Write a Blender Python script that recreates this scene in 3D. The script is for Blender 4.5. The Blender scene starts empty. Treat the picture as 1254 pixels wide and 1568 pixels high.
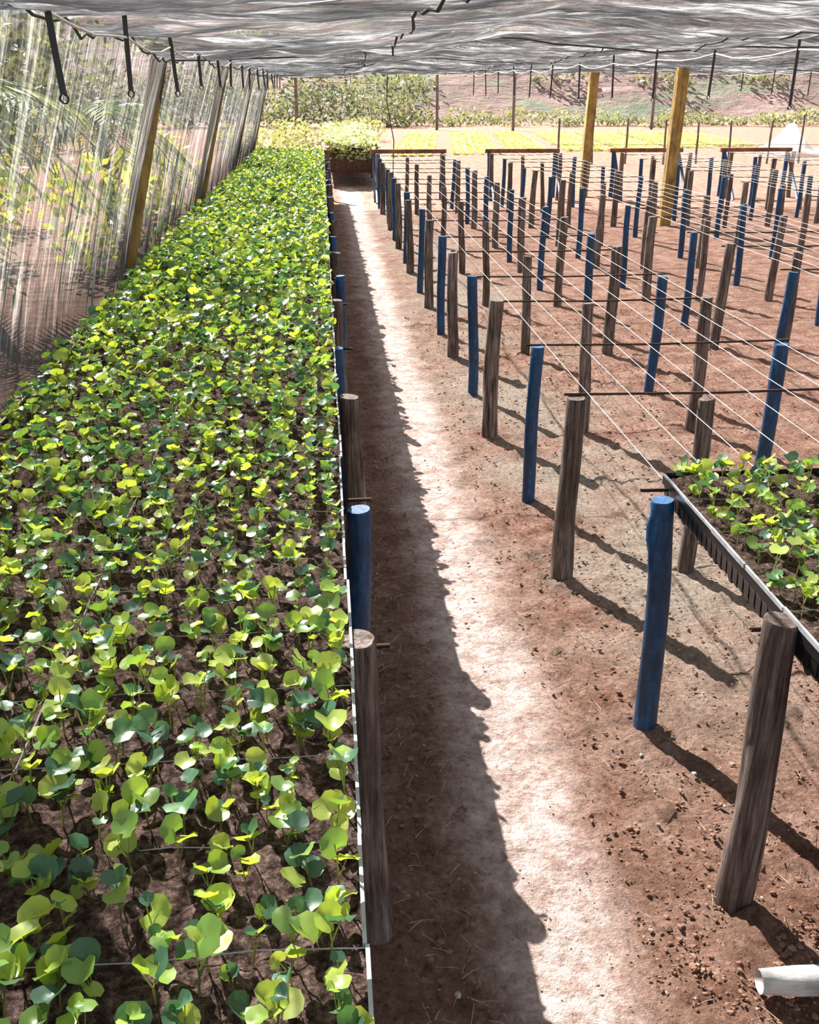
import bpy, math, random
import numpy as np
from mathutils import Vector
rng=np.random.default_rng(7); random.seed(7)
H=1.9
scene=bpy.context.scene
COL=scene.collection
# ---------------------------------------------------------------- helpers
def vnoise(x,y,seed=0.0):
    x=np.asarray(x,float);y=np.asarray(y,float)
    xi=np.floor(x);yi=np.floor(y);fx=x-xi;fy=y-yi
    fx=fx*fx*(3-2*fx);fy=fy*fy*(3-2*fy)
    def h(a,b):
        s=np.sin(a*127.1+b*311.7+seed*74.7)*43758.5453
        return s-np.floor(s)
    return (h(xi,yi)*(1-fx)+h(xi+1,yi)*fx)*(1-fy)+(h(xi,yi+1)*(1-fx)+h(xi+1,yi+1)*fx)*fy
def fbm(x,y,seed=0.0,o=4):
    s=0;a=.5
    for i in range(o):
        s=s+a*vnoise(x*2**i,y*2**i,seed+i*3.3);a*=.5
    return s
class MB:
    def __init__(s): s.v=[];s.f=[];s.c=[];s.n=0
    def add(s,v,f,c=(1,1,1)):
        v=np.asarray(v,float); s.v.append(v)
        for q in f: s.f.append(tuple(int(i)+s.n for i in q))
        c=np.asarray(c,float)
        if c.ndim==1: c=np.tile(c,(len(v),1))
        s.c.append(c); s.n+=len(v)
    def obj(s,name,mat,parent=None,smooth=True):
        me=bpy.data.meshes.new(name)
        V=np.concatenate(s.v) if s.v else np.zeros((0,3))
        me.from_pydata(V.tolist(),[],s.f)
        C=np.concatenate(s.c); C4=np.ones((len(C),4),np.float32);C4[:,:3]=C
        at=me.color_attributes.new('Col','FLOAT_COLOR','POINT')
        at.data.foreach_set('color',C4.ravel())
        if smooth: me.polygons.foreach_set('use_smooth',[True]*len(me.polygons))
        me.materials.append(mat); me.update()
        o=bpy.data.objects.new(name,me); COL.objects.link(o)
        if parent: o.parent=parent
        return o
def empty(name,loc=(0,0,0)):
    e=bpy.data.objects.new(name,None); e.empty_display_size=.2; COL.objects.link(e); return e
def box(mb,x0,x1,y0,y1,z0,z1,c=(1,1,1)):
    v=[(x0,y0,z0),(x1,y0,z0),(x1,y1,z0),(x0,y1,z0),(x0,y0,z1),(x1,y0,z1),(x1,y1,z1),(x0,y1,z1)]
    mb.add(v,[(0,3,2,1),(4,5,6,7),(0,1,5,4),(1,2,6,5),(2,3,7,6),(3,0,4,7)],c)
def tube(mb,pts,r,n=5,c=(1,1,1)):
    pts=np.asarray(pts,float); m=len(pts)
    rr=np.full(m,r) if np.isscalar(r) else np.asarray(r,float)
    T=np.gradient(pts,axis=0); T/=np.linalg.norm(T,axis=1)[:,None]+1e-9
    V=[]
    for i in range(m):
        up=np.array([0,0,1.]) if abs(T[i,2])<.9 else np.array([0,1.,0])
        a=np.cross(T[i],up);a/=np.linalg.norm(a);b=np.cross(a,T[i])
        for k in range(n):
            t=2*math.pi*k/n; V.append(pts[i]+rr[i]*(math.cos(t)*a+math.sin(t)*b))
    F=[(i*n+k,i*n+(k+1)%n,(i+1)*n+(k+1)%n,(i+1)*n+k) for i in range(m-1) for k in range(n)]
    F.append(tuple(range(n))); F.append(tuple(reversed(range((m-1)*n,m*n))))
    mb.add(V,F,c)
def beam(mb,p0,p1,w,d,c=(1,1,1)):
    p0=np.array(p0,float);p1=np.array(p1,float);t=p1-p0;t/=np.linalg.norm(t)
    up=np.array([0,1.,0]) if abs(t[1])<.7 else np.array([0,0,1.])
    a=np.cross(t,up);a/=np.linalg.norm(a);b=np.cross(a,t)
    ch=.12
    sec=[(-1,-1+ch),(-1,1-ch),(-1+ch,1),(1-ch,1),(1,1-ch),(1,-1+ch),(1-ch,-1),(-1+ch,-1)]
    V=[];m=7
    for i in range(m):
        p=p0+(p1-p0)*i/(m-1)
        for s in sec: V.append(p+a*s[0]*w/2*(1+.03*math.sin(i*2.1))+b*s[1]*d/2)
    n=8
    F=[(i*n+k,i*n+(k+1)%n,(i+1)*n+(k+1)%n,(i+1)*n+k) for i in range(m-1) for k in range(n)]
    F.append(tuple(range(n))); F.append(tuple(reversed(range((m-1)*n,m*n))))
    mb.add(V,F,c)
def post(mb,x,y,h,r,lean=(0,0),rough=.08,n=14,rings=9,c=(1,1,1),knob=None,taper=.06,capc=None):
    sd=random.random()*100
    V=[];zs=list(np.linspace(-.06,h-.006,rings))+[h]
    cy=random.uniform(-.12,.12)
    for i,z in enumerate(zs):
        f=max(0,z/h)
        for k in range(n):
            t=2*math.pi*k/n
            q=1+rough*(float(vnoise(3+math.cos(t)*1.3+sd,z*5+math.sin(t)*1.3,sd))-.5)*2+rough*.8*(float(vnoise(math.cos(t)*4+sd,z*1.5+math.sin(t)*4,2))-.5)
            rr=r*(1+taper-2*taper*f)*q
            if i==len(zs)-1: rr*=.93
            if knob:
                for (kt,kz,ka) in knob:
                    rr+=ka*math.exp(-((z-kz)/.03)**2)*max(0,math.cos(t-kt))**6
            bx=lean[0]*f+.006*math.sin(z*6+sd); by=lean[1]*f+.006*math.cos(z*5+sd)
            V.append((x+bx+rr*math.cos(t),y+by+rr*math.sin(t),z+(cy*rr*math.cos(t) if i>=len(zs)-2 else 0)))
    m=len(zs)
    F=[(i*n+k,i*n+(k+1)%n,(i+1)*n+(k+1)%n,(i+1)*n+k) for i in range(m-1) for k in range(n)]
    mb.add(V,F,c)
    top=V[-n:]; ctr=tuple(np.mean(np.array(top),axis=0))
    cc=capc if capc is not None else np.array(c,float)*1.35
    inner=[tuple(np.array(p)*.5+np.array(ctr)*.5-np.array((0,0,.001))) for p in top]
    W=list(top)+inner+[ctr]
    F=[(k,(k+1)%n,n+(k+1)%n,n+k) for k in range(n)]+[(n+k,n+(k+1)%n,2*n) for k in range(n)]
    mb.add(W,F,cc)
# ---------------------------------------------------------------- materials
def newmat(name):
    m=bpy.data.materials.new(name); m.use_nodes=True
    nt=m.node_tree; nt.nodes.clear()
    out=nt.nodes.new('ShaderNodeOutputMaterial'); return m,nt,out
def N(nt,t,**k):
    n=nt.nodes.new(t)
    for a,b in k.items(): setattr(n,a,b)
    return n
def coords(nt,scale=(1,1,1)):
    tc=N(nt,'ShaderNodeTexCoord'); mp=N(nt,'ShaderNodeMapping'); mp.inputs['Scale'].default_value=scale
    nt.links.new(tc.outputs['Object'],mp.inputs['Vector']); return mp.outputs['Vector']
def noise(nt,vec,sc,det=4,rough=.6):
    n=N(nt,'ShaderNodeTexNoise'); n.inputs['Scale'].default_value=sc;n.inputs['Detail'].default_value=det;n.inputs['Roughness'].default_value=rough
    nt.links.new(vec,n.inputs['Vector']); return n.outputs['Fac']
def ramp(nt,fac,stops):
    r=N(nt,'ShaderNodeValToRGB'); e=r.color_ramp.elements
    while len(e)<len(stops): e.new(.5)
    for i,(p,c) in enumerate(stops):
        e[i].position=p; e[i].color=(*c,1) if len(c)==3 else c
    nt.links.new(fac,r.inputs['Fac']); return r.outputs['Color']
def mixc(nt,fac,a,b,mode='MIX'):
    m=N(nt,'ShaderNodeMix',data_type='RGBA',blend_type=mode)
    for s,v in ((0,fac),(6,a),(7,b)):
        if isinstance(v,(int,float)): m.inputs[s].default_value=v
        elif isinstance(v,tuple): m.inputs[s].default_value=(*v,1)
        else: nt.links.new(v,m.inputs[s])
    return m.outputs[2]
def math_(nt,op,a,b=0.,c=None):
    m=N(nt,'ShaderNodeMath',operation=op)
    for i,v in enumerate([a,b]+([c] if c is not None else [])):
        if isinstance(v,(int,float)): m.inputs[i].default_value=v
        else: nt.links.new(v,m.inputs[i])
    return m.outputs[0]
def mrange(nt,v,a,b,c=0.,d=1.,smooth=False):
    mr=N(nt,'ShaderNodeMapRange'); 
    if smooth: mr.interpolation_type='SMOOTHSTEP'
    for i,q in ((1,a),(2,b),(3,c),(4,d)): mr.inputs[i].default_value=q
    nt.links.new(v,mr.inputs[0]); return mr.outputs[0]
def bump(nt,h,strength=.5,dist=.01):
    b=N(nt,'ShaderNodeBump');b.inputs['Strength'].default_value=strength;b.inputs['Distance'].default_value=dist
    nt.links.new(h,b.inputs['Height']);return b.outputs['Normal']
def princ(nt,out,col,rough=.8,normal=None,spec=.3,metal=0.):
    p=N(nt,'ShaderNodeBsdfPrincipled')
    if isinstance(col,tuple): p.inputs['Base Color'].default_value=(*col,1)
    else: nt.links.new(col,p.inputs['Base Color'])
    p.inputs['Roughness'].default_value=rough; p.inputs['Specular IOR Level'].default_value=spec; p.inputs['Metallic'].default_value=metal
    if normal is not None: nt.links.new(normal,p.inputs['Normal'])
    if out is not None: nt.links.new(p.outputs[0],out.inputs[0])
    return p.outputs[0]
def vcol(nt):
    a=N(nt,'ShaderNodeAttribute',attribute_name='Col'); return a.outputs['Color']
def objxyz(nt):
    tc=N(nt,'ShaderNodeTexCoord'); sp=N(nt,'ShaderNodeSeparateXYZ'); nt.links.new(tc.outputs['Object'],sp.inputs[0]); return sp.outputs

def m_wood(name,stops,sc=(70,70,4),bs=.8,rough=.85):
    m,nt,out=newmat(name); v=coords(nt,sc); n1=noise(nt,v,1,6,.7)
    n2=noise(nt,coords(nt,(7,7,3.5)),1,4,.7)
    c=ramp(nt,n1,stops); c=mixc(nt,1.,c,vcol(nt),'MULTIPLY')
    c=mixc(nt,mrange(nt,n2,.42,.68,0,.75),c,(.05,.03,.022))
    princ(nt,out,c,rough,bump(nt,n1,bs,.008)); return m
M_gray=m_wood('weathered_wood',[(.34,(.02,.014,.012)),(.45,(.12,.092,.08)),(.57,(.25,.205,.185)),(.72,(.42,.37,.34))])
M_yel=m_wood('yellow_timber',[(.3,(.24,.14,.04)),(.5,(.46,.30,.09)),(.75,(.62,.44,.17))],(14,14,1.2),.2)
M_brn=m_wood('brown_timber',[(.3,(.16,.09,.03)),(.5,(.36,.22,.07)),(.75,(.48,.32,.12))],(14,14,1.2),.2)
M_stick=m_wood('dark_rod',[(.3,(.02,.013,.01)),(.7,(.09,.05,.035))],(10,10,10),.2)
M_rust=m_wood('rusty_beam',[(.3,(.16,.06,.03)),(.7,(.38,.17,.09))],(4,20,20),.2)
def m_blue():
    m,nt,out=newmat('blue_paint'); n1=noise(nt,coords(nt,(45,45,14)),1,6,.75)
    c=ramp(nt,n1,[(.3,(.004,.024,.07)),(.5,(.010,.058,.155)),(.62,(.018,.10,.24)),(.67,(.03,.13,.28)),(.70,(.36,.33,.28))])
    n2=noise(nt,coords(nt,(6,6,5)),1,4)
    c=mixc(nt,mrange(nt,n2,.4,.7,0,.6),c,(.02,.03,.045)); c=mixc(nt,1.,c,vcol(nt),'MULTIPLY')
    princ(nt,out,c,.5,bump(nt,n1,.5,.006),.4); return m
M_blue=m_blue()
def m_leaf(name,transl=.45,rough=.4):
    m,nt,out=newmat(name); c=vcol(nt)
    n=noise(nt,coords(nt,(60,60,60)),1,2)
    c2=mixc(nt,math_(nt,'MULTIPLY',n,.3),c,(.02,.06,.02))
    p=princ(nt,None,c2,rough,None,.6)
    t=N(nt,'ShaderNodeBsdfTranslucent'); ct=mixc(nt,1.,c,(1.2,1.12,.5),'MULTIPLY'); nt.links.new(ct,t.inputs[0])
    mx=N(nt,'ShaderNodeMixShader'); mx.inputs[0].default_value=transl
    nt.links.new(p,mx.inputs[1]);nt.links.new(t.outputs[0],mx.inputs[2]);nt.links.new(mx.outputs[0],out.inputs[0]); return m
M_leaf=m_leaf('seedling_leaf',.45,.36)
M_fol=m_leaf('foliage_leaf',.35,.6)
def m_soil():
    m,nt,out=newmat('potting_soil'); v=coords(nt); n=noise(nt,v,60,6,.75)
    c=ramp(nt,n,[(.35,(.018,.010,.009)),(.47,(.08,.048,.04)),(.57,(.19,.125,.105)),(.70,(.42,.30,.26))])
    princ(nt,out,c,.95,bump(nt,n,1.,.03),.1); return m
M_soil=m_soil()
def m_ground():
    m,nt,out=newmat('red_earth'); v=coords(nt); o=objxyz(nt)
    nL=noise(nt,v,.9,5,.65); nM=noise(nt,v,6,6,.7); nF=noise(nt,v,48,6,.8)
    c=ramp(nt,nM,[(.3,(.22,.105,.068)),(.5,(.42,.235,.17)),(.68,(.60,.40,.32))])
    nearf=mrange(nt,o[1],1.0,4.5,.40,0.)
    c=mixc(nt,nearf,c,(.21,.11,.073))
    g=ramp(nt,nL,[(.40,(0,0,0)),(.56,(1,1,1))])
    dx=math_(nt,'ABSOLUTE',math_(nt,'SUBTRACT',o[0],1.25))
    g2=math_(nt,'MULTIPLY',math_(nt,'MULTIPLY',g,mrange(nt,dx,.95,.2)),mrange(nt,o[1],2.2,3.4,.1,.7))
    c=mixc(nt,g2,c,(.52,.47,.39))
    w=math_(nt,'ADD',math_(nt,'SUBTRACT',o[0],.50),math_(nt,'MULTIPLY',math_(nt,'SUBTRACT',noise(nt,v,2.6,5,.65),.5),.34))
    pf=math_(nt,'MULTIPLY',mrange(nt,math_(nt,'ABSOLUTE',w),.27,.05,0,1,True),mrange(nt,o[1],23,20))
    pf=math_(nt,'MULTIPLY',pf,mrange(nt,noise(nt,v,13,5,.75),.34,.56,.45,1.))
    c=mixc(nt,math_(nt,'MULTIPLY',pf,.92),c,ramp(nt,nM,[(.35,(.62,.46,.41)),(.6,(.80,.66,.62))]))
    sp=ramp(nt,nF,[(.31,(.14,.10,.09)),(.42,(.78,.75,.73)),(.55,(1,1,1)),(.70,(1.4,1.4,1.4))])
    c=mixc(nt,math_(nt,'SUBTRACT',1.,math_(nt,'MULTIPLY',pf,.5)),c,mixc(nt,1.,c,sp,'MULTIPLY'))
    hh=math_(nt,'ADD',math_(nt,'MULTIPLY',nF,math_(nt,'SUBTRACT',1.15,math_(nt,'MULTIPLY',pf,.75))),math_(nt,'MULTIPLY',nM,.8))
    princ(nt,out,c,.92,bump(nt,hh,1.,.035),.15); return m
M_ground=m_ground()
def m_clod():
    m,nt,out=newmat('clod'); n=noise(nt,coords(nt),40,4); c=ramp(nt,n,[(.3,(.5,.5,.5)),(.7,(1.1,1.1,1.1))]); c=mixc(nt,1.,c,vcol(nt),'MULTIPLY')
    princ(nt,out,c,.95,bump(nt,n,.6,.004),.1);return m
M_clod=m_clod()
def m_net(name,sc,stops,tmin,tmax,transl=.55,fine=(3,40,3),lowdark=False,graze=False):
    m,nt,out=newmat(name); n=noise(nt,coords(nt,sc),1,7,.75); n2=noise(nt,coords(nt,fine),1,5,.75)
    s=math_(nt,'ADD',math_(nt,'MULTIPLY',n,.5),math_(nt,'MULTIPLY',n2,.5))
    c=ramp(nt,s,stops)
    T=mrange(nt,s,.38,.62,tmin,tmax)
    if graze:   # woven threads close up when seen at a shallow angle
        big=noise(nt,coords(nt,(.5,1.4,1)),1,3,.6)
        c=mixc(nt,mrange(nt,big,.42,.60,0,.55),c,(.02,.02,.022))  # broad dark bands paint the shading of large folds into the colour
        lw=N(nt,'ShaderNodeLayerWeight');lw.inputs[0].default_value=.5
        T=math_(nt,'MULTIPLY',T,mrange(nt,lw.outputs['Facing'],.45,.95,1.,.12))
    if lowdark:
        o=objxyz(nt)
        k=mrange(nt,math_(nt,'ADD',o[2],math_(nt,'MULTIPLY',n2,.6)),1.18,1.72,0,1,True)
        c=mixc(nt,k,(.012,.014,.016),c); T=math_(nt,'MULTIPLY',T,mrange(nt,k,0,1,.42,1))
    d=N(nt,'ShaderNodeBsdfDiffuse');t=N(nt,'ShaderNodeBsdfTranslucent');tr=N(nt,'ShaderNodeBsdfTransparent')
    nt.links.new(c,d.inputs[0]);nt.links.new(c,t.inputs[0])
    m1=N(nt,'ShaderNodeMixShader');m1.inputs[0].default_value=transl;nt.links.new(d.outputs[0],m1.inputs[1]);nt.links.new(t.outputs[0],m1.inputs[2])
    m2=N(nt,'ShaderNodeMixShader');nt.links.new(T,m2.inputs[0]);nt.links.new(m1.outputs[0],m2.inputs[1]);nt.links.new(tr.outputs[0],m2.inputs[2])
    nt.links.new(m2.outputs[0],out.inputs[0]);return m
M_ceil=m_net('shade_net_roof',(1.2,5,1),[(.37,(.012,.012,.014)),(.46,(.06,.06,.064)),(.525,(.16,.16,.167)),(.565,(.38,.38,.39)),(.62,(.98,.98,.98))],.5,.68,.45,(3.5,26,4),False,True)  # streak colours carry painted wrinkle highlights and dark fold shading
M_wall=m_net('shade_net_wall',(1,5,.5),[(.38,(.008,.01,.011)),(.47,(.05,.055,.06)),(.53,(.19,.195,.20)),(.585,(.65,.66,.65)),(.64,(.97,.97,.95))],.28,.62,.55,(4,34,1.6),True)  # pale and dark streaks paint highlights and shade of the hanging folds
M_white=m_net('white_fleece',(2,2,2),[(.3,(.6,.6,.6)),(.7,(.9,.9,.9))],.1,.2,.5)
def m_plain(name,c,rough=.6,spec=.4,metal=0):
    m,nt,out=newmat(name); n=noise(nt,coords(nt),25,4)
    col=ramp(nt,n,[(.3,tuple(.7*a for a in c)),(.7,tuple(min(1,1.2*a) for a in c))])
    princ(nt,out,col,rough,bump(nt,n,.15,.003),spec,metal); return m
M_wire=m_plain('white_wire',(.7,.7,.68),.5)
M_black=m_plain('black_plastic',(.012,.012,.013),.3,.6)
M_rim=m_plain('tray_rim',(.34,.35,.37),.35,.6)  # gray base stands in for glare on black tray plastic
M_rope=m_plain('rope',(.62,.62,.60),.7)
M_darkrope=m_plain('dark_rope',(.05,.05,.05),.8)
M_pole=m_wood('whitewashed_pole',[(.3,(.35,.34,.33)),(.5,(.65,.64,.62)),(.7,(.8,.8,.78))],(4,30,30),.3)
def m_hill():
    m,nt,out=newmat('hill_earth'); n=noise(nt,coords(nt,(.10,.12,.5)),1,6,.7); n2=noise(nt,coords(nt,(.5,.5,1)),1,5,.7)
    c=ramp(nt,n,[(.38,(.15,.17,.12)),(.47,(.19,.15,.125)),(.54,(.22,.145,.13)),(.68,(.36,.265,.25))])  # muted tones have distance haze and slope shade painted in
    c=mixc(nt,.35,c,ramp(nt,n2,[(.38,(.2,.2,.18)),(.62,(1.2,1.15,1.15))]),'MULTIPLY')
    princ(nt,out,c,.95,bump(nt,n2,.6,.5),.1);return m
M_hill=m_hill()
# ---------------------------------------------------------------- ground
def lin(a,b,s): return list(np.arange(a,b-1e-6,s))
xs=np.array(lin(-80,-12,4)+lin(-12,-1.2,.8)+lin(-1.2,-.1,.1)+lin(-.1,2.6,.018)+lin(2.6,6,.08)+lin(6,16,.6)+lin(16,100.1,5))
ys=np.array(lin(-14,-1,1)+lin(-1,1.2,.1)+lin(1.2,4.2,.019)+lin(4.2,9,.05)+lin(9,22,.25)+lin(22,60,1.2)+lin(60,130.1,6))
X,Y=np.meshgrid(xs,ys)
pth=np.clip(1-np.abs(X-.52)/.26,0,1)
Z=(fbm(X*3,Y*3,1)-.5)*.03+(fbm(X*16,Y*16,4)-.5)*.03*(1.05-pth)-.008*pth
cl=fbm(X*13,Y*13,9,3); Z+=np.clip(cl-.5,0,1)*.12*(1-pth)*np.clip((X-.2)/.5,0.2,1)
Z+=(fbm(X*34,Y*34,19,2)-.4)*.012*(1-.8*pth)
heap=np.exp(-(((X-.95)/.28)**2+((Y-1.62)/.22)**2)); Z+=heap*(.015+.05*np.clip(fbm(X*22,Y*22,31,3)-.42,0,1))
Z[(np.abs(X)>16)|(Y>24)]*=.3
nx,ny=len(xs),len(ys)
V=np.stack([X.ravel(),Y.ravel(),Z.ravel()],1)
F=[(j*nx+i,j*nx+i+1,(j+1)*nx+i+1,(j+1)*nx+i) for j in range(ny-1) for i in range(nx-1)]
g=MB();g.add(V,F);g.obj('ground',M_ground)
t=(1+5**.5)/2
ico_v=np.array([(-1,t,0),(1,t,0),(-1,-t,0),(1,-t,0),(0,-1,t),(0,1,t),(0,-1,-t),(0,1,-t),(t,0,-1),(t,0,1),(-t,0,-1),(-t,0,1)],float)/1.902
ico_f=[(0,11,5),(0,5,1),(0,1,7),(0,7,10),(0,10,11),(1,5,9),(5,11,4),(11,10,2),(10,7,6),(7,1,8),(3,9,4),(3,4,2),(3,2,6),(3,6,8),(3,8,9),(4,9,5),(2,4,11),(6,2,10),(8,6,7),(9,8,1)]
cm=MB()
for i in range(13500):
    if i<12500:
        y=.9+ (random.random()**1.6)*8; x=random.uniform(.12,3.0)
    else: x=random.gauss(.95,.25);y=random.gauss(1.60,.22)
    inp=abs(x-.52)<.17
    if inp and random.random()<.80: continue
    if x<.12: continue
    r=random.choice([.0015,.002,.0025,.003,.003,.004,.005,.0065])*random.uniform(.7,1.4)
    if inp: r*=.65
    v=ico_v*(1+rng.uniform(-.25,.25,(12,1)))*np.array([r*random.uniform(.8,1.5),r*random.uniform(.8,1.5),r*.75])
    k=random.random(); c=(.27,.15,.105) if k<.85 else ((.36,.25,.2) if k<.985 else (.5,.47,.45))
    z0=.012+.02*math.exp(-(((x-.95)/.28)**2+((y-1.62)/.22)**2))
    cm.add(v+np.array([x,y,r*.3+z0*.6]),ico_f,c)
cm.obj('soil_clods',M_clod,smooth=False)
st=MB()
for i in range(420):
    y=.95+random.random()*3.2;x=random.choice([random.uniform(.12,.35),random.uniform(.72,2.0)])
    a=random.random()*6.28;l=random.uniform(.02,.07);p=np.array([x,y,.02])
    d=np.array([math.cos(a)*l,math.sin(a)*l,random.uniform(-.004,.008)])
    tube(st,[p-d/2,p+np.array([0,0,.004]),p+d/2],.0009,3,(.5,.4,.3))
st.obj('straw_litter',M_clod)
# ---------------------------------------------------------------- plants
def leaf_mesh(R,az,tilt,z,off,n=10,lod=0):
    cup=random.uniform(-.4,.4);fold=random.uniform(.05,.75)
    ang=np.linspace(-math.pi,math.pi,n,endpoint=False)
    prof=1-.5*np.exp(-((np.abs(ang)-math.pi)/.42)**2)-.12*np.exp(-(ang/.25)**2)
    rings=[.55,1.] if lod==0 else [1.]
    P=[(0,0,0)]
    for q in rings:
        for a,pr in zip(ang,prof):
            x=q*pr*math.cos(a);y=q*pr*math.sin(a)*1.12
            wz=.11*math.sin(5*a+fold*9)*q
            P.append((x+.35,y,cup*q*q*.5+fold*abs(y)+wz*(q>.9)))
    P=np.array(P);P[0]=(.3,0,0);P*=R
    F=[]
    if lod==0:
        F+=[(0,1+k,1+(k+1)%n) for k in range(n)]
        F+=[(1+k,1+n+k,1+n+(k+1)%n,1+(k+1)%n) for k in range(n)]
    else: F+=[(0,1+k,1+(k+1)%n) for k in range(n)]
    roll=random.uniform(-.7,.7)
    cr,sr=math.cos(roll),math.sin(roll); P=P@np.array([[1,0,0],[0,cr,sr],[0,-sr,cr]])
    ct,s_t=math.cos(tilt),math.sin(tilt); P=P@np.array([[ct,0,s_t],[0,1,0],[-s_t,0,ct]])
    P[:,0]+=off
    ca,sa=math.cos(az),math.sin(az); P=P@np.array([[ca,sa,0],[-sa,ca,0],[0,0,1]])
    P[:,2]+=z
    return P,F
LIMES=[(.42,.56,.09),(.52,.62,.14),(.33,.49,.08),(.44,.56,.12),(.22,.38,.08),(.11,.25,.09),(.07,.17,.10),(.09,.22,.12)]  # limes stand for lit leaves, dark teals paint in leaf shade
def make_plant(lod,pal=LIMES,size=1.):
    V=[];F=[];C=[];n0=0
    hp=random.uniform(.032,.068)*size; L=random.choice([2,3,3,4,4,5]); az=random.random()*6.28
    hx,hy=random.gauss(0,.005),random.gauss(0,.005)
    for i in range(L):
        R=random.choice([.009,.012,.0145,.0165,.018])*random.uniform(.9,1.1)*size; a=az+(i*3.1 if i<2 else i*2.3)+random.uniform(-.4,.4)
        til=random.uniform(-.4,1.0); z=hp*random.uniform(.65,1.08)+(.008 if i<2 else -.008)
        off=random.uniform(.001,.010)
        P,f=leaf_mesh(R,a,til,z,off,12 if lod==0 else 6,lod)
        P=P+np.array([hx,hy,0])
        c=np.array(random.choice(pal))*random.uniform(.8,1.12)
        V.append(P);F+=[tuple(q+n0 for q in t_) for t_ in f];C.append(np.tile(c,(len(P),1)));n0+=len(P)
        if lod==0 or i==0:
            b=np.array([hx*.4,hy*.4,hp*.35]);e=P[0];r=.0011
            tb=np.array([b+(r,0,0),b+(-r*.5,r*.87,0),b+(-r*.5,-r*.87,0),e+(r,0,0),e+(-r*.5,r*.87,0),e+(-r*.5,-r*.87,0)])
            V.append(tb);F+=[tuple(q+n0 for q in t_) for t_ in [(0,1,4,3),(1,2,5,4),(2,0,3,5)]];C.append(np.tile((.36,.42,.16),(6,1)));n0+=6
    r=.0015;tb=np.array([(r,0,-.01),(-r*.5,r*.87,-.01),(-r*.5,-r*.87,-.01),(r+hx*.4,hy*.4,hp*.36),(-r*.5+hx*.4,r*.87+hy*.4,hp*.36),(-r*.5+hx*.4,-r*.87+hy*.4,hp*.36)])
    V.append(tb);F+=[tuple(q+n0 for q in t_) for t_ in [(0,1,4,3),(1,2,5,4),(2,0,3,5)]];C.append(np.tile((.34,.34,.16),(6,1)))
    return np.concatenate(V),F,np.concatenate(C)
HI=[make_plant(0) for _ in range(90)]; LO=[make_plant(1) for _ in range(50)]
PALE=[make_plant(1,[(.62,.68,.50),(.74,.78,.64),(.48,.58,.34)],1.8) for _ in range(12)]
def place(mb,pl,x,y,z,s,a,cm_=1.):
    P,F,C=pl;ca,sa=math.cos(a),math.sin(a)
    Q=(P*s)@np.array([[ca,sa,0],[-sa,ca,0],[0,0,1]])+np.array([x,y,z])
    mb.add(Q,F,C*cm_)
TZ=.42*H
def plants(x0,x1,y0,y1,name,parent,dx=.062,dy=.060,lodY=7,zz=None,src=None,gap=.06,mul=1.):
    mb=MB();z0=TZ+.022 if zz is None else zz
    nxp=int((x1-x0-.06)/dx); y=y0+.035
    while y<y1-.02:
        for i in range(nxp+1):
            if random.random()<gap: continue
            x=x0+.035+i*(x1-x0-.07)/nxp+random.gauss(0,.009); yy=y+random.gauss(0,.009)
            s=mul*random.uniform(.8,1.25)*(.85+.4*float(vnoise(x*1.3,yy*1.3,5)))
            if yy>2.4: s*=1+.35*min(1,(yy-2.4)/5)
            p=random.choice(src) if src else random.choice(HI if y<lodY else LO)
            place(mb,p,x,yy,z0,s,random.random()*6.28,random.uniform(.8,1.15))
        y+=dy
    return mb.obj(name,M_leaf,parent,smooth=True)
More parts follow.
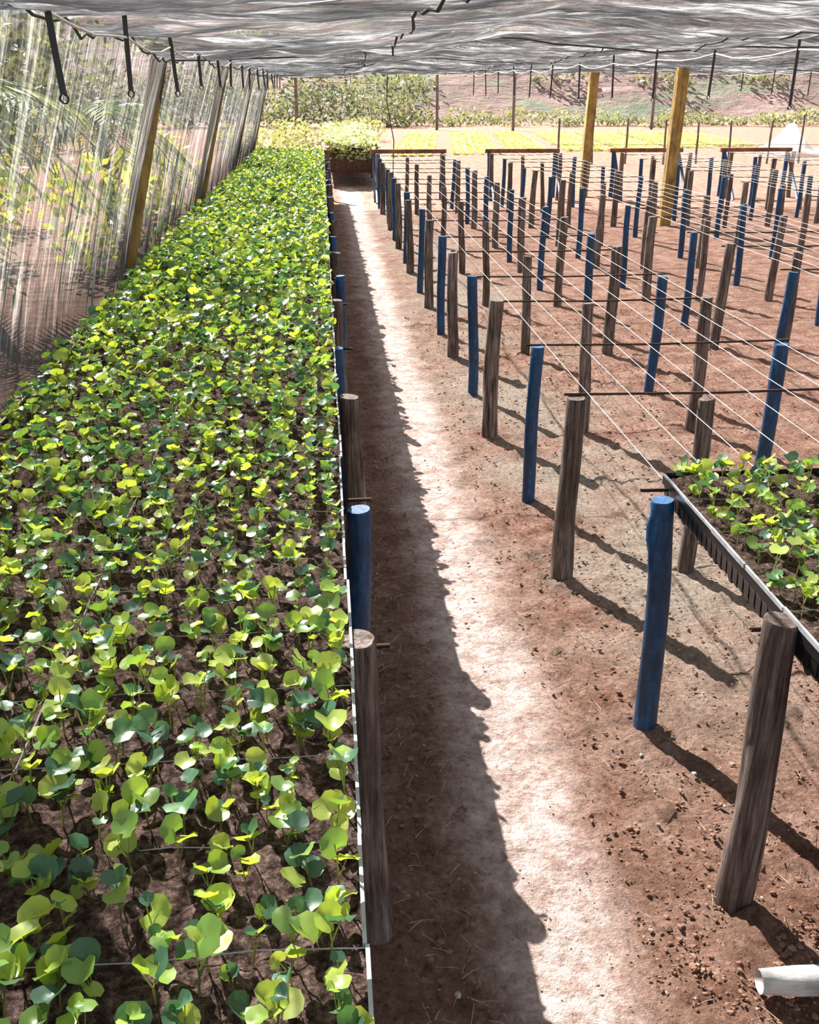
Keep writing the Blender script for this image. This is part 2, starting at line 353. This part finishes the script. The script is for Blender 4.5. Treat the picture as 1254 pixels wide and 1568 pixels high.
def trays(x0,x1,y0,y1,parent,pitch=.215):
    ya=np.array(lin(y0,min(5,y1),.012)+(lin(5,y1+.001,.05) if y1>5 else []))
    xa=np.linspace(x0,x1,90);X,Y=np.meshgrid(xa,ya)
    Z=TZ+.016+(fbm(X*36,Y*36,11,3)-.45)*.040+(fbm(X*8,Y*8,3,2)-.4)*.010
    n=len(xa);F=[(j*n+i,j*n+i+1,(j+1)*n+i+1,(j+1)*n+i) for j in range(len(ya)-1) for i in range(n-1)]
    s=MB();s.add(np.stack([X.ravel(),Y.ravel(),Z.ravel()],1),F);s.obj('potting_soil_fill',M_soil,parent)
    r=MB();b=MB();xm=(x0+x1)/2;zt=TZ+.03
    y=y0
    while y<y1+.01:
        pts=[(xx,y+random.gauss(0,.003),TZ+.020+random.gauss(0,.004)) for xx in np.linspace(x0,x1,9)]
        tube(r,pts,.0013,4); y+=pitch
    for x in (x0,xm,x1):
        yy=y0
        while yy<y1-.01:
            e=min(yy+pitch,y1);o=random.uniform(-.004,.004);d=random.uniform(-.004,.003)
            if x==xm: tube(r,[(x+o,yy,TZ+.02),(x-o,e,TZ+.02)],.0015,4)
            else: box(r,x-.003+o,x+.003+o,yy,e,zt-.010,zt+d)
            yy+=pitch
    def cell(cx,cy,s):
        h=.095*random.uniform(.95,1.05);a=s*.49;q=s*.40;c=s*.2
        v=[]
        for (w,z) in ((a,-.032),(q,-.05),(q*.9,-.08),(c,-h)):
            v+=[(cx-w,cy-w,zt+z),(cx+w,cy-w,zt+z),(cx+w,cy+w,zt+z),(cx-w,cy+w,zt+z)]
        b.add(v,[(0,1,2,3),(12,15,14,13)]+[(l*4+k,l*4+4+k,l*4+4+(k+1)%4,l*4+(k+1)%4) for l in range(3) for k in range(4)])
    s=.036;y=y0+s/2
    while y<y1:
        for k in range(2): cell(x0+s/2+k*s,y,s);cell(x1-s/2-k*s,y,s)
        y+=s
    x=x0+2.5*s
    while x<x1-2*s:
        cell(x,y1-s/2,s);cell(x,y0+s/2,s);x+=s
    box(b,x0+.004,x1-.004,y0+.004,y1-.004,zt-.040,zt-.034)
    box(b,x0-.001,x0+.002,y0,y1,zt-.036,zt-.004);box(b,x1-.002,x1+.001,y0,y1,zt-.036,zt-.004)
    box(b,x0,x1,y1-.002,y1+.001,zt-.036,zt-.002)
    r.obj('tray_rims',M_rim,parent,False);b.obj('tray_cells',M_black,parent,False)
YE=9.9
def bench(name,x0,x1,y1=YE,cols=None,wires=True,yend_frame=True,phase=0.,front=0):
    e=empty(name);W=MB();B=MB();R=MB();Wi=MB()
    cols=cols or [x0,(x0+x1)/2-.03,x1]
    rows=[]
    k=0
    while .95+.965*k<y1: rows.append((.95+.965*k,0));k+=1
    k=0
    while .43+.955*k<y1: rows.append((.43+.955*k,1));k+=1
    for (ry,kind) in rows:
        ry+=phase
        for ci,cx in enumerate(cols):
            if ci==1 and kind==1: continue
            hh=TZ*random.uniform(.97,1.03) if ci!=1 else TZ*random.uniform(.93,.97)
            jx,jy=random.gauss(0,.010),random.gauss(0,.02)
            lean=(random.gauss(0,.014),random.gauss(0,.012))
            n=18 if ry<4 else 9
            rad=random.uniform(.037,.043)
            if front==1 and ci==0 and abs(ry-.95)<.05: hh=TZ*1.035;jx=.022;jy=-.0;lean=(.005,.0);rad=.042
            if front==1 and ci==0 and abs(ry-1.385)<.05: hh=TZ*.985;jx=.03;jy=-.085;lean=(-.012,.045)
            if front==0 and ci==2 and abs(ry-.95)<.05: hh=TZ*1.03;jx=-.005;jy=.0;lean=(-.035,.0);rad=.047
            if front==0 and ci==2 and abs(ry-1.385)<.05: jx=-.008;rad=.042
            if not kind:
                sh=random.uniform(.75,1.15)
                post(W,cx*H+jx,ry*H+jy,hh,rad if ci!=1 else .034,lean,.13,n,14 if ry<4 else 6,(sh,sh*random.uniform(.94,1),sh*random.uniform(.92,1)))
            else:
                kn=None
                if front==1 and abs(ry-1.385)<.1 and ci==0: kn=[(3.0,.68,.018),(1.2,.45,.012),(3.6,.60,.01)]
                post(B,cx*H+jx,ry*H+jy,hh,rad-.007,lean,.07,n,22 if kn else (12 if ry<4 else 5),(1,1,1),kn,.02)
        tube(R,[(x0*H-.03,ry*H+.03,TZ-.012),((x0+x1)/2*H,ry*H+.03,TZ-.02),(x1*H+.04,ry*H+.03,TZ-.012)],.0055,6)
    if wires:
        for i in range(8):
            x=(x0+(x1-x0)*(i+.35)/7.7)*H
            pts=[];yy=.3
            while yy<y1*H+.01:
                pts.append((x+random.gauss(0,.002),yy,TZ+.004+random.gauss(0,.002)));yy+=.9
            pts.append((x,y1*H,TZ));tube(Wi,pts,.0016,4)
        Wi.obj('support_wires',M_wire,e)
    W.obj('wood_posts',M_gray,e);B.obj('blue_posts',M_blue,e);R.obj('cross_rods',M_stick,e)
    if yend_frame:
        Eb=MB();beam(Eb,(x0*H-.08,y1*H,TZ+.03),(x1*H+.08,y1*H,TZ+.03),.07,.06);Eb.obj('end_beam',M_rust,e,False)
        Br=MB()
        for x,s in ((x0*H,1),(x1*H,1)):
            post(Br,x,y1*H,TZ,.04,n=9,rings=4)
            tube(Br,[(x,y1*H-.02,TZ),(x,y1*H-.35,.4),(x,y1*H-.7,0)],.028,7)
        Br.obj('end_braces',M_blue,e)
    return e
b0=bench('seedling_bench',-.59,.037,wires=False,cols=[-.59,-.28,.037],front=0)
trays(-.607*H,.013*H,.35,9.85*H,b0); plants(-.607*H,.013*H,.35,9.85*H,'seedlings',b0)
b1=bench('seedling_bench',.5,1.14,cols=[.5,.79,1.14],front=1)
trays(.5*H+.05,1.14*H-.05,.35,2.70,b1); plants(.5*H+.05,1.14*H-.05,.35,2.70,'seedlings',b1,.056,.056,mul=1.12)
bench('bench_frame',1.6,2.24,phase=.05,front=9)
bench('bench_frame',2.82,3.46,phase=-.03,front=9)
bench('bench_frame',3.92,4.56,phase=.1,front=9)
bench('bench_frame',5.02,5.66,phase=.0,front=9)
def lowbench():
    e=empty('pale_lettuce_bench');x0,x1,y0,y1=.04*H,.62*H,11.2*H,15.5*H
    P=MB()
    y=y0+.1
    while y<y1:
        for x in (x0+.05,x1-.05): post(P,x,y,TZ-.02,.04,n=8,rings=4)
        y+=1.1
    P.obj('posts',M_gray,e)
    S=MB();xa=np.linspace(x0,x1,12);ya=np.linspace(y0,y1,60);X,Y=np.meshgrid(xa,ya);Z=TZ-.06+fbm(X*5,Y*5,2)*.05;n=12
    S.add(np.stack([X.ravel(),Y.ravel(),Z.ravel()],1),[(j*n+i,j*n+i+1,(j+1)*n+i+1,(j+1)*n+i) for j in range(59) for i in range(11)])
    box(S,x0,x1,y0,y1,.28,TZ-.065);S.obj('bed_soil',M_soil,e)
    plants(x0,x1,y0,y1,'lettuces',e,.08,.09,0,TZ-.04,PALE)
    m=MB()
    for i in range(130): place(m,random.choice(PALE),random.uniform(x0,x1),y0-random.uniform(0,.08),random.uniform(.45,.74),random.uniform(.8,1.3),random.random()*6.28)
    m.obj('overhanging_lettuces',M_leaf,e)
lowbench()
# ---------------------------------------------------------------- shade house
XT=-.455*H;ZT=1.105*H
def ceilz(X,Y):
    base=ZT+(.05*H)*np.clip((X-XT)/(1.0*H),0,1)
    sw=.07*np.abs(np.sin(Y*math.pi/(2.2*H)+.3))-.05
    s2=.04*np.abs(np.sin((X-XT)*math.pi/1.8))
    return base-sw*.7-s2+ (fbm(X*1.3,Y*2.2,8)-.5)*.14+(fbm(X*2.5,Y*9,5)-.5)*.07
xs=np.linspace(XT,6.1*H,200);ys=np.linspace(-3,10.15*H,560);X,Y=np.meshgrid(xs,ys)
Z=ceilz(X,Y);n=len(xs)
c=MB();c.add(np.stack([X.ravel(),Y.ravel(),Z.ravel()],1),[(j*n+i,j*n+i+1,(j+1)*n+i+1,(j+1)*n+i) for j in range(len(ys)-1) for i in range(n-1)])
c.obj('ceiling',M_ceil)
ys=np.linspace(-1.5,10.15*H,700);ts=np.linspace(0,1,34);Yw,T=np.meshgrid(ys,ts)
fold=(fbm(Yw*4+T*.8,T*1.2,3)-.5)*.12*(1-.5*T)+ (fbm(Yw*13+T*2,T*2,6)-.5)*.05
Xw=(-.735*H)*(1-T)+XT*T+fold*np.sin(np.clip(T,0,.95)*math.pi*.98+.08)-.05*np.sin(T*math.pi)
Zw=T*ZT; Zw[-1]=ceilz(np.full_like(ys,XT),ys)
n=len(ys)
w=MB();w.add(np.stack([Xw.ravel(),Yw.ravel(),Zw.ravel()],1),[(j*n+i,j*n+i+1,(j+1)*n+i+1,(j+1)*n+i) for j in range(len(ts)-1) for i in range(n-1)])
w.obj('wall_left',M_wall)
for yk in (1.2,3.4,5.6,7.8,10.05):
    m=MB();beam(m,(-.785*H,yk*H,-.02),(XT-.055,yk*H,ZT+.03),.085,.10);m.obj('leaning_timber_post',M_brn,None,False)
for yk in (7.78,10.0):
    m=MB();z=1.14*H;beam(m,(2.56*H if yk>9 else 2.66*H,yk*H,-.02),(2.60*H if yk>9 else 2.69*H,yk*H,z),.16,.15);m.obj('timber_post',M_yel,None,False)
for yk in (7.8,10.05):
    m=MB();z=1.14*H;beam(m,(5.8*H,yk*H,-.02),(5.8*H,yk*H,z),.15,.15);m.obj('timber_post',M_yel,None,False)
m=MB()
for x in (.2*H,1.15*H,2.68*H,4*H):
    yy=np.linspace(-2,10.1*H,200);xx=x+.04*np.sin(yy*1.3)+.03*np.sin(yy*3.1);zz=ceilz(xx,yy)-.008
    tube(m,np.stack([xx,yy,zz],1),.004+.004*rng.random(200),5)
yy=np.linspace(-1.5,10.1*H,200);tube(m,np.stack([np.full(200,XT+.01),yy,ceilz(np.full(200,XT),yy)-.01-.012*np.abs(np.sin(yy*5))],1),.006,5)
for yk in (3.4,5.6,7.8,10.1):
    xx=np.linspace(XT,6*H,60);tube(m,np.stack([xx,np.full(60,yk*H),ceilz(xx,np.full(60,yk*H))-.02],1),.005,5)
m.obj('roof_seam_cords',M_darkrope)
def strap_line(name,x,z,y0,dy,nn,L,rr=.005):
    e=empty(name);S=MB();R=MB();pts=[(x,y0-dy*2,z),(x,y0-dy,z)]
    for i in range(nn):
        y=y0+i*dy
        zt=float(ceilz(np.array(x),np.array(y)))
        zz=z+random.uniform(-.01,.02); pts.append((x,y,zz))
        for q in (.25,.5,.75): pts.append((x+random.gauss(0,.004),y+dy*q,zz-.03*math.sin(q*math.pi)))
        l=L*random.uniform(.85,1.1);sw=random.uniform(-.02,.03);w=.008
        P=[(x,y,zt),(x+sw*.3,y,zz),(x+sw*.6,y,zz-l*.5),(x+sw,y,zz-l)]
        V=[];
        for p in P: V+=[(p[0]-w,p[1]-.0025,p[2]),(p[0]+w,p[1]-.0025,p[2]),(p[0]+w,p[1]+.0025,p[2]),(p[0]-w,p[1]+.0025,p[2])]
        S.add(V,[(a*4+k,a*4+(k+1)%4,a*4+4+(k+1)%4,a*4+4+k) for a in range(3) for k in range(4)]+[(0,1,2,3),(15,14,13,12)])
        hk=[(x+sw+.010*math.cos(a),y,zz-l-.009+.010*math.sin(a)) for a in np.linspace(1.4,-4.2,12)]
        tube(S,hk,.003,5)
    S.obj('straps',M_black,e,False);tube(R,pts,rr,6);R.obj('carrying_rope',M_rope,e)
strap_line('hanging_strap_line',-.34*H,1.083*H,1.41*H,.56*H,15,.095*H,.004)
strap_line('hanging_strap_line',1.37*H,1.10*H,.41*H,.647*H,15,.155*H,.006)
strap_line('hanging_strap_line',3.7*H,1.10*H,2.0*H,.647*H,12,.155*H)
m=MB();xx=np.linspace(.915,2.0,14);tube(m,np.stack([xx,1.535+.01*np.sin(xx*5)-.05*(xx-.93),np.full(14,.055)+.004*np.sin(xx*9)],1),np.array([.026,.032]+[.033]*12)*1.02,14);m.obj('whitewashed_pole',M_pole)
# ---------------------------------------------------------------- outside: fields
fm=MB()
ros=[]
for v_ in range(6):
    V=[];F=[];n0=0
    for k in range(9):
        a=k*2.4+random.random()*.4;t_=.3+.6*random.random();l=random.uniform(.11,.16);ca,sa=math.cos(a),math.sin(a)
        c_=np.array([ca,sa,0]);s_=np.array([-sa,ca,0])
        p=[np.zeros(3),c_*l*.5*math.cos(t_)+s_*.05+np.array([0,0,l*.6*math.sin(t_)]),c_*l+np.array([0,0,l*math.sin(t_)]),c_*l*.5*math.cos(t_)-s_*.05+np.array([0,0,l*.6*math.sin(t_)])]
        V+=p;F.append((n0,n0+1,n0+2,n0+3));n0+=4
    ros.append((np.array(V),F))
for bx in np.arange(2.0,14,1.85):
    for y in np.arange(30+bx*.4,46,.27):
        for x in np.arange(bx,bx+1.3,.26):
            P,F=random.choice(ros);c=np.array(random.choice([(.56,.60,.24),(.62,.64,.34),(.48,.54,.22),(.68,.70,.46)]))
            fm.add(P*random.uniform(.8,1.2)+np.array([x+(y-30)*.12+random.gauss(0,.03),y,.0]),F,c)
fm.obj('lettuce_field',M_fol,smooth=False)
m=MB()
for i,x in enumerate(np.arange(6.2,30,.95)):
    y=27+ (i%3)*.15;post(m,x,y,random.uniform(.9,1.25),.03,(random.gauss(0,.04),0),n=6,rings=4)
for z in (.5,.95): tube(m,[(6,27.1,z),(18,27.2,z-.05),(30,27.1,z)],.006,4)
m.obj('field_fence',M_gray)
m=MB()
for x,y in ((5.5,50),(9,49),(-1,44),(16,50),(24,48),(28,49)):
    post(m,x,y,random.uniform(2.4,3.4),.07,n=7,rings=5)
for z in (2.1,2.6): tube(m,[(-1,44,z),(9,49,z-.2),(28,49,z)],.01,4)
m.obj('utility_poles',M_gray)
m=MB();tube(m,[(.35*H+.9,12.2*H,0),(.35*H+.93,12.2*H,.8),(.35*H+.78,12.2*H,1.6),(.35*H+.8,12.2*H,2.3)],.012,5);m.obj('bent_stake',M_stick)
def tent(cx,cy,w,d,h):
    xa=np.linspace(-1,1,22);ya=np.linspace(-1,1,16);X,Y=np.meshgrid(xa,ya)
    Z=h*np.clip(1-np.abs(X)**.8,0,1)*(.75+.25*np.cos(Y*4))*(1-np.clip(np.abs(Y)-.8,0,1)*3)+fbm(X*3,Y*3,3)*.1
    n=22;m=MB();m.add(np.stack([(cx+X*w).ravel(),(cy+Y*d).ravel(),Z.ravel()],1),[(j*n+i,j*n+i+1,(j+1)*n+i+1,(j+1)*n+i) for j in range(15) for i in range(21)]);m.obj('fleece_tent',M_white)
tent(16.2,30.5,1.0,1.2,1.15);tent(14.3,31,.7,1.2,.95);tent(18.6,30.5,1.2,1.3,1.2)
xa=np.linspace(-90,130,150);ya=np.linspace(58,125,50);X,Y=np.meshgrid(xa,ya)
Z=np.clip((Y-60)/22,0,1)**1.1*(9+3*np.sin(X*.05))+(fbm(X*.15,Y*.2,2)-.5)*3*np.clip((Y-60)/10,0,1)-.1
n=150;m=MB();m.add(np.stack([X.ravel(),Y.ravel(),Z.ravel()],1),[(j*n+i,j*n+i+1,(j+1)*n+i+1,(j+1)*n+i) for j in range(49) for i in range(149)]);m.obj('earth_bank',M_hill)
def foliage(mb,c,r,n,s,pal):
    for i in range(n):
        d=rng.normal(size=3);d/=np.linalg.norm(d);d*=rng.random()**.35
        p=np.array(c)+d*np.array(r); a=rng.normal(size=3);a/=np.linalg.norm(a);b=np.cross(a,rng.normal(size=3));b/=np.linalg.norm(b);q=s*rng.uniform(.6,1.4)
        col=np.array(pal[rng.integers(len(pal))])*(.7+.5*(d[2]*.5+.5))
        mb.add([p-a*q,p+b*q*.45,p+a*q,p-b*q*.45],[(0,1,2,3)],col)
GR=[(.17,.19,.145),(.21,.23,.17),(.14,.165,.125),(.25,.265,.19)]  # grayed greens, distance haze mixed into the leaf colour
GM=[(.24,.26,.17),(.19,.21,.14),(.29,.30,.21)]  # muted the same way, haze put into the colour
GY=[(.36,.39,.20),(.29,.33,.17),(.42,.42,.26)]
m=MB()
for x in np.arange(-14,5,1.1):
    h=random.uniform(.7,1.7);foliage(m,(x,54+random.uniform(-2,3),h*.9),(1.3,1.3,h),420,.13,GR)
for x in np.arange(4,44,1.2):
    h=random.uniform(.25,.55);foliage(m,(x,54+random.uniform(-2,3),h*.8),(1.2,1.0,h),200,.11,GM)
m.obj('far_hedge',M_fol,smooth=False)
m=MB()
for x in np.arange(-30,60,3.2):
    yq=66+random.uniform(-3,6);h=random.uniform(.3,.9);foliage(m,(x,yq,max(0,(yq-60)/22*9)+h*.5),(2.0,1.4,h),150,.2,GR)
m.obj('bank_bushes',M_fol,smooth=False)
m=MB()
for x,y in ((-2.0,31),(-.8,33),(.6,37),(-1.2,39),(-2.8,35),(1.6,40)):
    foliage(m,(x,y,.4),(.9,1.3,.45),300,.09,GY)
m.obj('yellow_shrubs',M_fol,smooth=False)
m=MB()
for y in np.arange(-2,50,2.2):
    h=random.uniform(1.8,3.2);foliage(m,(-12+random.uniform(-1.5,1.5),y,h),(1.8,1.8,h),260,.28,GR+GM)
m.obj('left_tree_line',M_fol,smooth=False)
m=MB()
GB=[(.55,.58,.10),(.40,.48,.08),(.7,.66,.15),(.2,.3,.06)]
for x,y in ((-2.6,4.0),(-4.6,6.2),(-4.9,8.8),(-2.4,11.5),(-4.2,12.),(-2.6,16.5),(-4.3,4.6),(-4.8,15)):
    foliage(m,(x,y,.6),(.7,.9,.7),420,.08,GB)
m.obj('garden_shrubs',M_fol,smooth=False)
def palm(x,y,h,nf,L):
    e=empty('palm_tree');T=MB();tube(T,[(x,y,-.05),(x+.03,y,h*.5),(x,y+.03,h)],[.09,.07,.05],9);T.obj('trunk',M_gray,e)
    Fm=MB()
    for i in range(nf):
        a=i*2.4+random.random()*.3;el=random.uniform(.2,1.2);d=np.array([math.cos(a),math.sin(a),0]);side=np.array([-math.sin(a),math.cos(a),0]);pts=[]
        for t_ in np.linspace(0,1,13):
            pts.append(np.array([x,y,h])+d*L*t_*math.cos(el*(1-t_))+np.array([0,0,L*(math.sin(el)*t_-.95*t_*t_)]))
        tube(Fm,pts,.008,4,(.35,.38,.12))
        for j in range(1,13):
            for k in range(2):
                p=pts[j]*(1-k*.5)+pts[j-1]*k*.5;tt=(pts[j]-pts[j-1]);tt/=np.linalg.norm(tt);ll=L*.38*math.sin(math.pi*min(1,(j+.6)/13.5))+.05
                for s in (-1,1):
                    q=p+(side*s*.75+tt*.55)*ll+np.array([0,0,-.35*ll]);mid=(p+q)/2+np.array([0,0,.03]);wv=tt*.018
                    c=np.array(random.choice([(.08,.15,.04),(.14,.22,.05),(.45,.45,.10),(.04,.08,.03)]))
                    Fm.add([p,mid+wv,q,mid-wv],[(0,1,2,3)],c)
    Fm.obj('fronds',M_fol,e,False)
palm(-2.95,6.4,1.5,13,1.25);palm(-3.2,9.3,1.7,12,1.4);palm(-2.8,13.6,1.5,12,1.2);palm(-6.6,8.0,2.4,14,1.8)
# ---------------------------------------------------------------- light / world / camera
sd=bpy.data.lights.new('sun','SUN');sd.energy=23;sd.angle=.007;sd.color=(1,.955,.90)
so=bpy.data.objects.new('sun',sd);COL.objects.link(so);so.rotation_euler=Vector((.49,-1.07,-1)).to_track_quat('-Z','Y').to_euler()
w=bpy.data.worlds.new('sky');scene.world=w;w.use_nodes=True;nt=w.node_tree;bg=nt.nodes['Background'];bg.inputs[0].default_value=(.88,.94,1,1);bg.inputs[1].default_value=1.0
cd=bpy.data.cameras.new('camera');co=bpy.data.objects.new('camera',cd);COL.objects.link(co)
cd.sensor_fit='VERTICAL';cd.sensor_height=36;cd.lens=1500/1568*36;cd.clip_start=.02;cd.clip_end=400
co.location=(0,0,H);co.rotation_euler=(math.radians(90-23.46),0,-math.radians(4.79))
scene.camera=co
scene.view_settings.view_transform='Standard'
